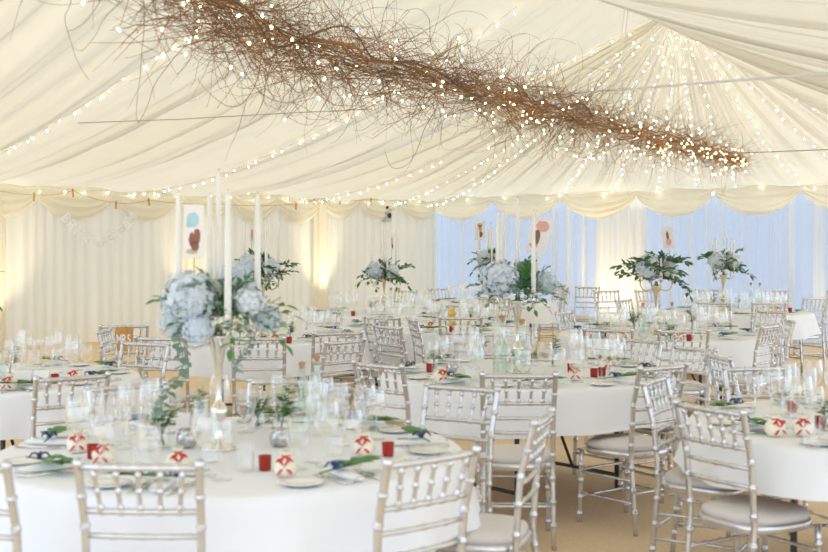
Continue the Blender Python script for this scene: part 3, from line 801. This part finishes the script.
def posy_proto(kind):
    e = empty('posy_jar'); rr = random.Random(kind)
    MB().lathe([(0, .004), (.026, .004), (.028, 0), (.030, .01), (.030, .055), (.024, .066), (.026, .075)], seg=16, cap=False).build('jar', M['glass'], e)
    st = MB(); lf = MB(); fl_ = MB()
    for k in range(7):
        a = rr.uniform(0, 2*PI); tl = rr.uniform(.02, .055); H = rr.uniform(.10, .165)
        tip = Vector((tl*math.cos(a), tl*math.sin(a), H)); b0 = Vector((-tip.x*.3, -tip.y*.3, .01))
        st.tube([b0, b0.lerp(tip, .55)+Vector((0, 0, .005)), tip], .0016, 4)
        for i in range(5):
            q = b0.lerp(tip, .5+.1*i); an = a+rr.uniform(-2, 2)
            leaf_pts(lf, q, (math.cos(an), math.sin(an), .35), rr.uniform(.03, .05), .017)
        if k < 4:
            for i in range(8):
                th = rr.uniform(0, 2*PI); q = tip+Vector((.010*math.cos(th), .010*math.sin(th), -.03+.009*i))
                for j in range(3):
                    t2 = th+j*2.1; leaf_pts(fl_, q, (math.cos(t2), math.sin(t2), .3), .018, .016, nseg=3)
    st.build('stalk', M['stalk'], e); lf.build('leaf', M['leaf'], e); fl_.build('flower', M['white_petal'], e)
    return e
posy = posy_proto(3); posy2 = posy_proto(8)
card_me = None
# ------------------------------------------------------------------ candelabra, bouquet, candles, cards
def candelabrum(mn):
    e = empty('candelabrum')
    MB().lathe([(0, 0), (.072, 0), (.075, .006), (.060, .014), (.030, .028), (.018, .045), (.016, .07)], seg=20, cap=False).build('base', M[mn], e)
    MB().lathe([(.016, .07), (.013, .10), (.022, .115), (.034, .135), (.037, .152), (.030, .172), (.014, .190), (.011, .21), (.013, .27), (.019, .34), (.030, .40), (.048, .445), (.052, .455), (.020, .462), (.012, .50)], seg=20, cap=False).build('stem', M[mn], e)
    for k in range(4):
        a = math.radians(5+90*k); d = Vector((math.cos(a), math.sin(a), 0))
        pts = [d*r_+Vector((0, 0, z)) for r_, z in ((.01, .43), (.05, .415), (.095, .405), (.135, .42), (.158, .455), (.160, .50))]
        MB().tube(pts, [.009, .007, .006, .006, .006, .007], 7).build('arm', M[mn], e)
        cup = MB().lathe([(0, 0), (.012, 0), (.030, .006), (.030, .009), (.010, .012), (.013, .03), (.017, .055), (.014, .056)], (0, 0, 0), 14, cap=False).build('candle_cup', M[mn], e)
        cup.location = d*.160+Vector((0, 0, .498))
    cup = MB().lathe([(0, 0), (.014, 0), (.034, .006), (.034, .009), (.010, .012), (.013, .03), (.017, .055), (.014, .056)], (0, 0, 0), 14, cap=False).build('candle_cup', M[mn], e)
    cup.location = (0, 0, .525)
    return e
cand_s, cand_g = candelabrum('chrome'), candelabrum('goldish')
candle = empty('taper_candle')
MB().lathe([(0, 0), (.0150, 0), (.0150, .02), (.0128, .30), (.0100, .47), (.007, .50), (.001, .512)], seg=12, cap=False).build('wax_body', M['wax'], candle)
MB().tube([(0, 0, .508), (.002, 0, .520)], .0012, 5).build('wick', M['wick'], candle)
def bloom_mesh(rad, seed, mn):
    rr = random.Random(seed); m_ = MB(); n = 150
    m_.lathe([(0, -rad*.70)]+[(rad*.70*math.cos(a), rad*.70*math.sin(a)) for a in (-1, -.5, 0, .5, 1)]+[(0, rad*.70)], seg=12, cap=False)
    for i in range(n):
        z = 1-2*(i+.5)/n; ph_ = i*2.39996; r_ = math.sqrt(1-z*z)
        d = Vector((r_*math.cos(ph_), r_*math.sin(ph_), z)); c_ = d*rad*rr.uniform(.74, 1.10)
        t1 = d.orthogonal().normalized(); t2 = d.cross(t1); a0 = rr.uniform(0, PI)
        for k in range(4):
            a = a0+k*PI/2; v = t1*math.cos(a)+t2*math.sin(a); w_ = t1*math.cos(a+PI/2)+t2*math.sin(a+PI/2)
            s = rad*.17*rr.uniform(.85, 1.15)
            m_.poly([c_, c_+v*s*.7-w_*s*.6+d*s*.15, c_+v*s*1.35+d*s*.28, c_+v*s*.7+w_*s*.6+d*s*.15])
    return m_.mesh('hydrangea_bloom', M[mn], False)
blooms = [bloom_mesh(.095, 1, 'hyd'), bloom_mesh(.075, 2, 'hydw'), bloom_mesh(.085, 3, 'hyd')]
def spray_mesh(L, seed, mn, droop, lw, nl, lsz, name):
    rr = random.Random(seed); m_ = MB(); pts = []
    for i in range(9):
        k = i/8; pts.append(Vector((L*k, .03*math.sin(k*3+seed), L*(.30*k-droop*k*k))))
    m_.tube(pts, [.0028*(1-.6*i/8) for i in range(9)], 4)
    for i in range(nl):
        k = .18+.82*i/nl; j = min(7, int(k*8)); p = pts[j].lerp(pts[j+1], k*8-j); tdir = (pts[j+1]-pts[j]).normalized()
        sd = (1 if i % 2 else -1); v = tdir*.6+Vector((0, sd, 0))*rr.uniform(.5, .9)+Vector((0, 0, rr.uniform(-.3, .6)))
        leaf_pts(m_, p, v, lsz*rr.uniform(.8, 1.2), lw, curl=rr.uniform(-.1, .35))
    leaf_pts(m_, pts[-1], (pts[-1]-pts[-2]), lsz, lw)
    return m_.mesh(name, M[mn])
sprays = dict(
    g=[spray_mesh(.26, 1, 'leaf', .75, .024, 13, .055, 'leafy_spray'), spray_mesh(.22, 2, 'leaf', .45, .026, 11, .055, 'leafy_spray')],
    d=[spray_mesh(.30, 3, 'leafd', .70, .030, 17, .058, 'leafy_spray'), spray_mesh(.26, 4, 'leafd', .35, .032, 15, .056, 'leafy_spray')],
    e=[spray_mesh(.22, 5, 'euc', .55, .034, 13, .036, 'eucalyptus_sprig'), spray_mesh(.20, 6, 'euc', .2, .036, 12, .036, 'eucalyptus_sprig')])
def strand_mesh():
    rr = random.Random(9); m_ = MB(); pts = [Vector((.06*math.sin(k*.7)*k/8, 0, -.034*k)) for k in range(9)]
    m_.tube(pts, .002, 4)
    for i in range(24):
        k = i/24*8; j = min(7, int(k)); p = pts[j].lerp(pts[j+1], k-j); a = i*2.2
        leaf_pts(m_, p, (math.cos(a), math.sin(a), -.5), .034, .032)
    return m_.mesh('eucalyptus_strand', M['euc'])
strand = strand_mesh()
def bouquet(loc, seed, style, label, blist=None, rz=0, spread=1.):
    rr = random.Random(seed); e = empty('hydrangea_bouquet', loc, rz)
    for i, (x, y, z, s) in enumerate(blist or [(-.10, -.10, .12, 1.1), (.10, -.09, .11, 1.05), (0, .10, .13, 1.05)]):
        o = link('hydrangea_bloom', blooms[i % 3], e, (x, y, z)); o.rotation_euler = (rr.uniform(0, 6), rr.uniform(0, 6), 0); o.scale = (s,)*3
    main, alt = ('g', 'e') if style == 'near' else ('d', 'e')
    n = 26 if style == 'near' else 24
    for i in range(n):
        k = main if (i % 5 < (2 if style == 'near' else 4)) else alt
        me = sprays[k][(i//2) % 2]; o = link(me.name.split('.')[0], me, e, (rr.uniform(-.05, .05), rr.uniform(-.05, .05), rr.uniform(.0, .06)))
        o.rotation_euler = (rr.uniform(-.5, .5), rr.uniform(-.75, .15), 2*PI*i/n+rr.uniform(-.2, .2)); s = rr.uniform(.75, 1.05)*spread; o.scale = (s, s, s)
    for i in range(12):
        k = main if i % 2 else alt; me = sprays[k][1]; o = link(me.name.split('.')[0], me, e, (rr.uniform(-.08, .08), rr.uniform(-.08, .08), .05))
        o.rotation_euler = (rr.uniform(-.4, .4), rr.uniform(-1.5, -.9), rr.uniform(0, 6)); s = rr.uniform(.6, .8); o.scale = (s, s, s)
    tag(e, label, 'bouquet', 'hydrangea bouquets on the candelabra'); return e
def card(loc, w_, h_, cols, label, rz=0, tilt=0, stick=.3):
    e = empty('table_card', loc, rz); e.rotation_euler = (0, tilt, rz)
    MB().prism([(-w_/2, 0, 0), (w_/2, 0, 0), (w_/2, 0, h_), (-w_/2, 0, h_)], (0, .002, 0)).build('card_sheet', M['paper'], e, False)
    rr = random.Random(len(label))
    for (cx_, cz_, rx, rz_, mn) in cols:
        pts = [(cx_*w_+rx*w_*math.cos(2*PI*k/14)*(1+.25*noise.noise((k*.9, cx_*9, 1))), -.0012, cz_*h_+rz_*h_*math.sin(2*PI*k/14)*(1+.25*noise.noise((k*.9, cz_*9, 4)))) for k in range(14)]
        MB().prism(pts, (0, .001, 0)).build('printed_patch', M[mn], e, False)
    MB().tube([(0, .004, h_*.4), (0, .004, -stick)], .002, 5).build('stick', M['stalk'], e)
    tag(e, label, 'card', 'illustrated table cards'); return e
ZT = .7545
ZC = ZT+.002
def centre(T, off, scale, mat_, nm, dirs, seed, style, lab, blist=None, rz=0, arms=(0, 1, 2, 3), zb=.50, crot=0, short=1., spread=1.):
    x, y = TB[T][0]+off[0], TB[T][1]+off[1]
    inst(mat_, (x, y, ZC), crot, 'tall %s candelabrum on the %s' % (('polished silver' if mat_ is cand_s else 'champagne-toned'), TB[T][3]), 'candelabrum', 'tall candelabra', scale=scale)
    bouquet((x, y, ZC+zb*scale), seed, style, lab, blist, rz, spread)
    cs = [('centre', 0, 0, .54)]
    nmz = {0: 'right', 1: 'rear', 2: 'left', 3: 'front'}
    for k in (0, 1, 2, 3):
        a = math.radians(5+90*k)+crot; cs.append((nmz[k], .160*math.cos(a), .160*math.sin(a), .512))
    for i, (n_, dx, dy, dz) in enumerate(cs):
        if i and (i-1) not in arms: continue
        if i == 0 and 'c' in arms: continue
        o = inst(candle, (x+dx*scale, y+dy*scale, ZC+dz*scale), 0, 'ivory taper candle, %s one above the %s' % (n_, TB[T][3]), 'candle', 'taper candles in the candelabra', scale=scale)
        if i == 0: o.scale = (scale, scale, scale*1.12*short)
        else: o.scale = (scale, scale, scale*short)
centre(1, (-.052, 0), 1., cand_s, '', 0, 5, 'near', 'large pale blue hydrangea bouquet with trailing eucalyptus on the nearest table',
       [(-.10, -.10, .11, 1.05), (.135, -.08, .10, .85), (.05, .10, .17, .85), (-.15, .02, .06, .8), (-.175, -.08, .01, .65), (.19, .03, .02, .65), (-.06, -.13, -.01, .6)], crot=.30, spread=1.05)
e = link('eucalyptus_strand', strand, bpy.data.objects['hydrangea_bouquet'], (-.145, -.10, -.01)); e.scale = (1.3,)*3
e = link('eucalyptus_strand', strand, bpy.data.objects['hydrangea_bouquet'], (.13, -.1, .03)); e.scale = (.8,)*3
centre(2, (-.06, 0), 1., cand_s, '', 0, 8, 'near', 'blue hydrangea bouquet with bright green leaves on the central table',
       [(-.12, -.10, .10, 1.15), (-.17, .08, .05, .8), (.19, .02, .07, .85), (.02, .14, .10, .8)], crot=.5, spread=1.1)
centre(4, (-.15, 0), 1., cand_s, '', 0, 31, 'near', 'bouquet of which only leaf tips show at the left edge')
centre(5, (-.02, .1), 1., cand_g, '', 0, 21, 'far', 'blue and dark green bouquet half hidden behind the tall near candles', crot=.3, zb=.50)
centre(6, (.02, .1), .95, cand_g, '', 0, 22, 'far', 'dark leafy bouquet with pale hydrangeas before the cream wall', zb=.40, crot=.2, spread=1.15)
centre(7, (0, .0), 1., cand_g, '', 0, 23, 'far', 'small far bouquet showing above the left of the central bouquet', zb=.50, spread=1.1)
centre(9, (-.02, .1), .95, cand_g, '', 0, 24, 'far', 'wide spreading bouquet with dark trailing leaves before the bright curtain', zb=.52, arms=(3, 'c'), short=.42, spread=1.3)
centre(10, (-.07, .2), .95, cand_g, '', 0, 25, 'far', 'round bouquet with drooping leaf tips before the blue window', zb=.52, crot=.6, short=.8, spread=1.1)
bl = ((-.05, .72, .30, .14, 'blotb'), (-.12, .35, .13, .14, 'blotr'), (.14, .40, .17, .17, 'blotr'), (.05, .22, .20, .10, 'blotr'), (-.28, .62, .10, .06, 'blotb'), (-.1, .12, .3, .05, 'blott'))
card(at(194, 4.72, 258), .082, .21, bl, 'tall printed card with blue and brown patches above the near bouquet', -.1)
card(at(536, 7.7, 253), .135, .235, ((.1, .75, .33, .15, 'blotp'), (-.1, .42, .16, .24, 'blotr'), (-.2, .2, .2, .08, 'blotp')), 'tilted printed card with pink and brown patches above the central bouquet', .1, .18)
card(at(480, 16.9, 240), .14, .26, ((0, .6, .2, .2, 'blott'), (.05, .3, .25, .15, 'blotr'), (0, .8, .3, .1, 'blott')), 'small tan printed card above the far bouquet left of the centre', 0)
card(at(669, 11.0, 248), .10, .19, ((0, .6, .12, .2, 'blotr'), (.05, .3, .25, .16, 'blotp')), 'printed card with a red patch above the wide green bouquet', -.2, -.12)
card(at(392, 14.4, 250), .055, .20, ((0, .5, .25, .3, 'blotp'), (.1, .25, .3, .15, 'blotr')), 'thin pink and red card seen edge-on above the dark leafy bouquet', .9)
card(at(252, 10.7, 244), .05, .17, ((0, .5, .25, .3, 'blotp'),), 'narrow reddish card behind the tallest near candles', .9)
card(at(727, 14.7, 238), .03, .10, ((0, .5, .3, .3, 'blott'),), 'tiny card among the candles of the rear right bouquet', .9, stick=.15)
# ------------------------------------------------------------------ centre pieces and place settings
occ = {k: [] for k in TB}
def free(T, x, y, r):
    return all((x-a)**2+(y-b)**2 > (r+c)**2 for a, b, c in occ[T])
def put(T, proto, px, py, r, label, cat, group, scale=None, rz=0, force=True, tilt=None, z=ZC):
    p = onh(px, py, ZC); c_ = Vector((TB[T][0], TB[T][1], ZC)); v_ = p-c_
    if v_.length > .80: p = c_+v_*(.80/v_.length)
    occ[T].append((p.x, p.y, r))
    return inst(proto, (p.x, p.y, z), rz, label, cat, group, scale=scale, tilt=tilt)
for k in TB: occ[k].append((TB[k][0], TB[k][1]+.04, .10))
# measured things, by the spot where they stand on the cloth
put(1, bottle, 302, 432, .045, 'tall swirled green glass bottle on the nearest table, front one', 'bottle', 'green glass bottles')
put(1, bottle, 320, 420, .045, 'slightly farther green glass bottle of the pair on the nearest table', 'bottle', 'green glass bottles')
put(2, bottle, 502, 378, .05, 'left green glass bottle on the central table', 'bottle', 'green glass bottles', scale=1.25)
put(2, bottle, 522, 380, .05, 'right green glass bottle on the central table', 'bottle', 'green glass bottles', scale=1.2)
put(4, bottle, -4, 378, .045, 'corked glass bottle cut by the left edge', 'bottle', 'green glass bottles', scale=1.05)
put(9, bottle, 643, 338, .045, 'left corked bottle on the wide green bouquet table', 'bottle', 'green glass bottles')
put(9, bottle, 672, 337, .045, 'right corked bottle on the wide green bouquet table', 'bottle', 'green glass bottles')
put(10, bottle, 757, 307, .045, 'left corked green bottle on the rear right table', 'bottle', 'green glass bottles', scale=1.05)
put(10, bottle, 763, 308, .045, 'right corked green bottle on the rear right table', 'bottle', 'green glass bottles', scale=1.05)
put(6, bottle, 391, 314, .045, 'left green bottle on the table below the wall speaker', 'bottle', 'green glass bottles')
put(6, bottle, 399, 315, .045, 'right green bottle on the table below the wall speaker', 'bottle', 'green glass bottles')
for T, px, py, pr, s, d in ((1, 162, 447, posy, 1.15, 'left of the candelabrum'), (1, 196, 432, posy2, 1.15, 'behind the left of the candelabrum'), (1, 282, 438, posy2, 1.35, 'with white blooms beside the green bottles'), (1, 258, 428, posy, 1., 'right behind the candelabrum'),
                            (4, 10, 377, posy2, 1.2, 'by the corked bottle'), (2, 434, 368, posy, .9, 'at the left of the cloth'), (2, 553, 366, posy2, 1.15, 'right of the candelabrum'), (2, 478, 360, posy, 1., 'left of the bottles'),
                            (3, 826, 430, posy, 1., 'cut by the right edge'), (9, 634, 331, posy, 1.2, 'left of the candelabrum'), (9, 692, 330, posy2, 1.3, 'right of the candelabrum'), (9, 676, 345, posy, 1., 'in front of the bottles'),
                            (5, 240, 340, posy, 1., 'left of the candelabrum'), (5, 290, 341, posy2, 1., 'right of the candelabrum'), (8, 470, 325, posy2, 1.1, 'right of the middle'), (8, 440, 322, posy, 1., 'left of the middle'),
                            (10, 712, 311, posy2, 1.3, 'left of the candelabrum'), (10, 742, 305, posy, 1., 'right of the candelabrum'), (6, 372, 314, posy, 1.1, 'left of the candelabrum'), (7, 478, 303, posy2, 1., 'left of the candelabrum')):
    put(T, pr, px, py, .045, 'jar of %s %s, %s' % ('white flowers' if pr is posy2 else 'leafy stems', 'on the '+TB[T][3], d), 'flower jar', 'jars of small flowers', scale=s)
for T, px, py, d in ((1, 187, 447, 'left of the candelabrum'), (1, 280, 446, 'in front of the white blooms'), (2, 452, 372, 'left on the cloth')):
    put(T, mercv, px, py, .04, 'small mottled silver votive cup on the %s, %s' % (TB[T][3], d), 'votive', 'silver votive cups', scale=1.1 if T == 1 else 1)
for T, px, py, d in ((1, 265, 470, 'left of the ribboned bag by the front'), (1, 388, 456, 'at the right side'), (1, 93, 458, 'at the left side'), (2, 571, 372, 'right half, rear'), (2, 594, 377, 'right half, left of a pair'), (2, 602, 376, 'right half, right of a pair'),
                     (2, 430, 372, 'left side'), (3, 820, 428, 'near the right edge'), (3, 792, 412, 'behind the ribboned bag'), (4, 55, 383, 'right half'), (9, 706, 345, 'right front'), (9, 607, 337, 'left side'),
                     (5, 245, 347, 'front'), (5, 300, 346, 'right'), (8, 452, 332, 'front'), (10, 790, 312, 'right'), (6, 352, 316, 'left')):
    put(T, vot, px, py, .032, 'small red votive on the %s, %s' % (TB[T][3], d), 'votive', 'red votives', scale=.85)
for T, px, py, d in ((1, 286, 476, 'front middle'), (1, 364, 455, 'right side'), (1, 78, 452, 'left side, farther'), (1, 104, 464, 'left side, nearer'), (1, 178, 472, 'before the silver votive'), (2, 576, 380, 'right front'), (2, 441, 382, 'left front'),
                     (2, 605, 369, 'right rear'), (3, 775, 436, 'left front'), (3, 803, 436, 'middle'), (4, 10, 390, 'by the left edge'), (4, 75, 383, 'right half'), (9, 700, 351, 'front right'), (9, 590, 345, 'left front'), (5, 220, 345, 'left'), (5, 285, 350, 'front right'),
                     (8, 430, 330, 'left'), (10, 775, 313, 'right front')):
    put(T, favour, px, py, .042, 'cream favour bag tied with red ribbon on the %s, %s' % (TB[T][3], d), 'favour bag', 'favour bags with red ribbon', scale=1.12, rz=.3*math.sin(px))
# gold foil centrepiece far back, place card
p = onh(452, 325, ZC); o = empty('gold_lantern', p)
MB().lathe([(0, 0), (.05, 0), (.05, .01), (.035, .02), (.035, .10), (.05, .11), (.03, .14), (.012, .16), (0, .165)], seg=8, cap=False).build('lantern_body', M['gold'], o)
MB().tube([(-.02, 0, .155), (-.025, 0, .19), (0, 0, .205), (.025, 0, .19), (.02, 0, .155)], .003, 5).build('ring', M['gold'], o)
tag(o, 'small gold lantern on the second middle table', 'lantern'); occ[8].append((p.x, p.y, .06))
def tent_card(T, px, py, w_, h_, rz, label):
    p = onh(px, py, ZC); m_ = MB()
    m_.prism([(-w_/2, -.03, 0), (w_/2, -.03, 0), (w_/2, 0, h_), (-w_/2, 0, h_)], (0, .0015, 0)).prism([(-w_/2, .03, 0), (w_/2, .03, 0), (w_/2, 0, h_), (-w_/2, 0, h_)], (0, .0015, 0))
    o = m_.build('place_card', M['paper'], smooth=False); o.location = p; o.rotation_euler = (0, 0, rz); tag(o, label, 'place card', 'white folded place cards'); occ[T].append((p.x, p.y, .05))
tent_card(4, 22, 388, .11, .10, .1, 'blank white folded card, left of two on the left edge table')
tent_card(4, 42, 388, .09, .10, -.15, 'blank white folded card, right of two on the left edge table')
tent_card(1, 121, 440, .06, .08, .2, 'cream folded place card behind the jars on the nearest table')
tent_card(1, 184, 436, .06, .10, -.2, 'cream folded card standing before the candelabrum foot')
SEATS = {1: [-99, -50, 8, 48, 88, 130, 172, 217], 2: [-92, -48, -5, 40, 88, 133, 178, 222], 3: [-120, -165, -75, 150, 105, 60], 4: [-60, -15, 30, 75, 120, -105],
         5: [-93, -50, -5, 40, 88, 133, 178, 222], 6: [-90, -45, 0, 45, 90, 135, 180, 225], 7: [-90, -45, 0, 45, 90, 135, 180, 225], 8: [-95, -50, -5, 40, 88, 133, 178, 222],
         9: [-100, -55, -12, 32, 78, 125, 165, 212], 10: [-100, -55, -12, 32, 78, 125, 168, 212]}
def side(a):
    a = a % 360
    return ['right side', 'far right side', 'far side', 'far left side', 'left side', 'near left side', 'near side', 'near right side'][int(((a+22.5) % 360)//45)]
NEAR = (1, 2, 3, 4)
for T, angs in SEATS.items():
    cx_, cy_, _, ph = TB[T]; seen = {}
    near = T in NEAR; gp = GN if near else GF
    for a in angs:
        sd = side(a); seen[sd] = seen.get(sd, 0)+1
        if seen[sd] > 1: sd = sd+' second'
        r_ = math.radians(a); o_ = Vector((math.cos(r_), math.sin(r_), 0)); tg = Vector((-o_.y, o_.x, 0))
        if near or T in (5, 9, 8):
            for kind, proto, rr_, tt, rad, lab, cat, grp, z in (
                ('n', nap, .755, .0, .0, 'rolled white napkin', 'napkin', 'rolled napkins', ZC), ('s', sprig, .755, .0, .0, 'green leaf sprig tied with navy ribbon', 'leaf sprig', 'leaf sprigs with navy ribbon', ZC+.024)):
                p = Vector((cx_, cy_, 0))+o_*rr_+tg*tt; j = R.uniform(-.35, .35)
                if not free(T, p.x, p.y, .05): p += tg*.10
                inst(proto, (p.x, p.y, z), r_+PI+j*.4 if kind == 'n' else r_+PI/2*R.choice((.85, 1.1, -.9)), '%s, %s of the %s' % (lab, sd, ph), cat, grp, scale=1. if kind == 'n' else 1.55)
            p = Vector((cx_, cy_, 0))+o_*.745+tg*-.165
        else:
            for kind, proto, lab, cat, grp, z in (('s', sprig, 'dark leaf sprig on the cloth', 'leaf sprig', 'leaf sprigs with navy ribbon', ZC),):
                p = Vector((cx_, cy_, 0))+o_*.74
                inst(proto, (p.x, p.y, z), r_+1.2, '%s, %s of the %s' % (lab, sd, ph), cat, grp, scale=1.3)
        if near:
            for proto, tt, lab, cat, grp in ((fork, -.075, 'outer steel fork', 'fork', 'forks'), (fork, -.050, 'inner steel fork', 'fork', 'forks'), (knife, .065, 'steel table knife', 'knife', 'knives'), (spoon, .095, 'steel dessert spoon', 'spoon', 'spoons')):
                p = Vector((cx_, cy_, 0))+o_*.775+tg*tt
                inst(proto, (p.x, p.y, ZC), r_+PI, '%s, %s of the %s' % (lab, sd, ph), cat, grp)
            p = Vector((cx_, cy_, 0))+o_*.765+tg*-.19
            inst(sidep, (p.x, p.y, ZC), 0, 'small white side plate, %s of the %s' % (sd, ph), 'plate', 'side plates')
        for kind, rr_, tt in (('white', .60, .155), ('red', .545, .075), ('goblet', .52, -.035), ('flute', .455, .02)):
            rad = SPECS[kind][3]*1.15+.006
            for tr in range(14):
                q = Vector((cx_, cy_, 0))+o_*(rr_+R.uniform(-.03, .03)*tr*.5)+tg*(tt+R.uniform(-.03, .03)*tr*.6)
                if free(T, q.x, q.y, rad) and (q-Vector((cx_, cy_, 0))).length < .68: break
            else: continue
            occ[T].append((q.x, q.y, rad))
            inst(gp[kind], (q.x, q.y, ZC), R.uniform(0, 6), '%s, %s of the %s' % (SPECS[kind][5], sd, ph), 'glass', SPECS[kind][0].replace('_', ' ')+'s on the '+ph, scale=1.15)
for T, lst in ((1, ((246, 'right of the candelabrum foot', 470), (140, 'left front', 470), (210, 'before the candelabrum foot', 462), (335, 'right of the bottles', 455))), (3, ((812, 'front', 448),)), (2, ((540, 'front', 382), (470, 'left front', 383)))):
    for px, d, py in lst:
        p = onh(px, py, ZC)
        if free(T, p.x, p.y, .036):
            occ[T].append((p.x, p.y, .036)); inst(tum, (p.x, p.y, ZC), 0, 'straight clear glass tumbler on the %s, %s' % (TB[T][3], d), 'glass', 'glass tumblers')
# unused prototypes never placed
for pr in [tproto, chair, nap, sprig, sidep, fork, knife, spoon, favour, vot, mercv, bottle, posy, posy2, cand_s, cand_g, candle, tum]+list(GN.values())+list(GF.values()):
    if pr.name not in USED:
        for ch in list(pr.children): bpy.data.objects.remove(ch)
        bpy.data.objects.remove(pr)
import collections
cnt = collections.Counter(o['label'] for o in col.objects if o.parent is None and 'label' in o)
print('DUP', [(k, v) for k, v in cnt.items() if v > 1][:20], 'N', len(col.objects))
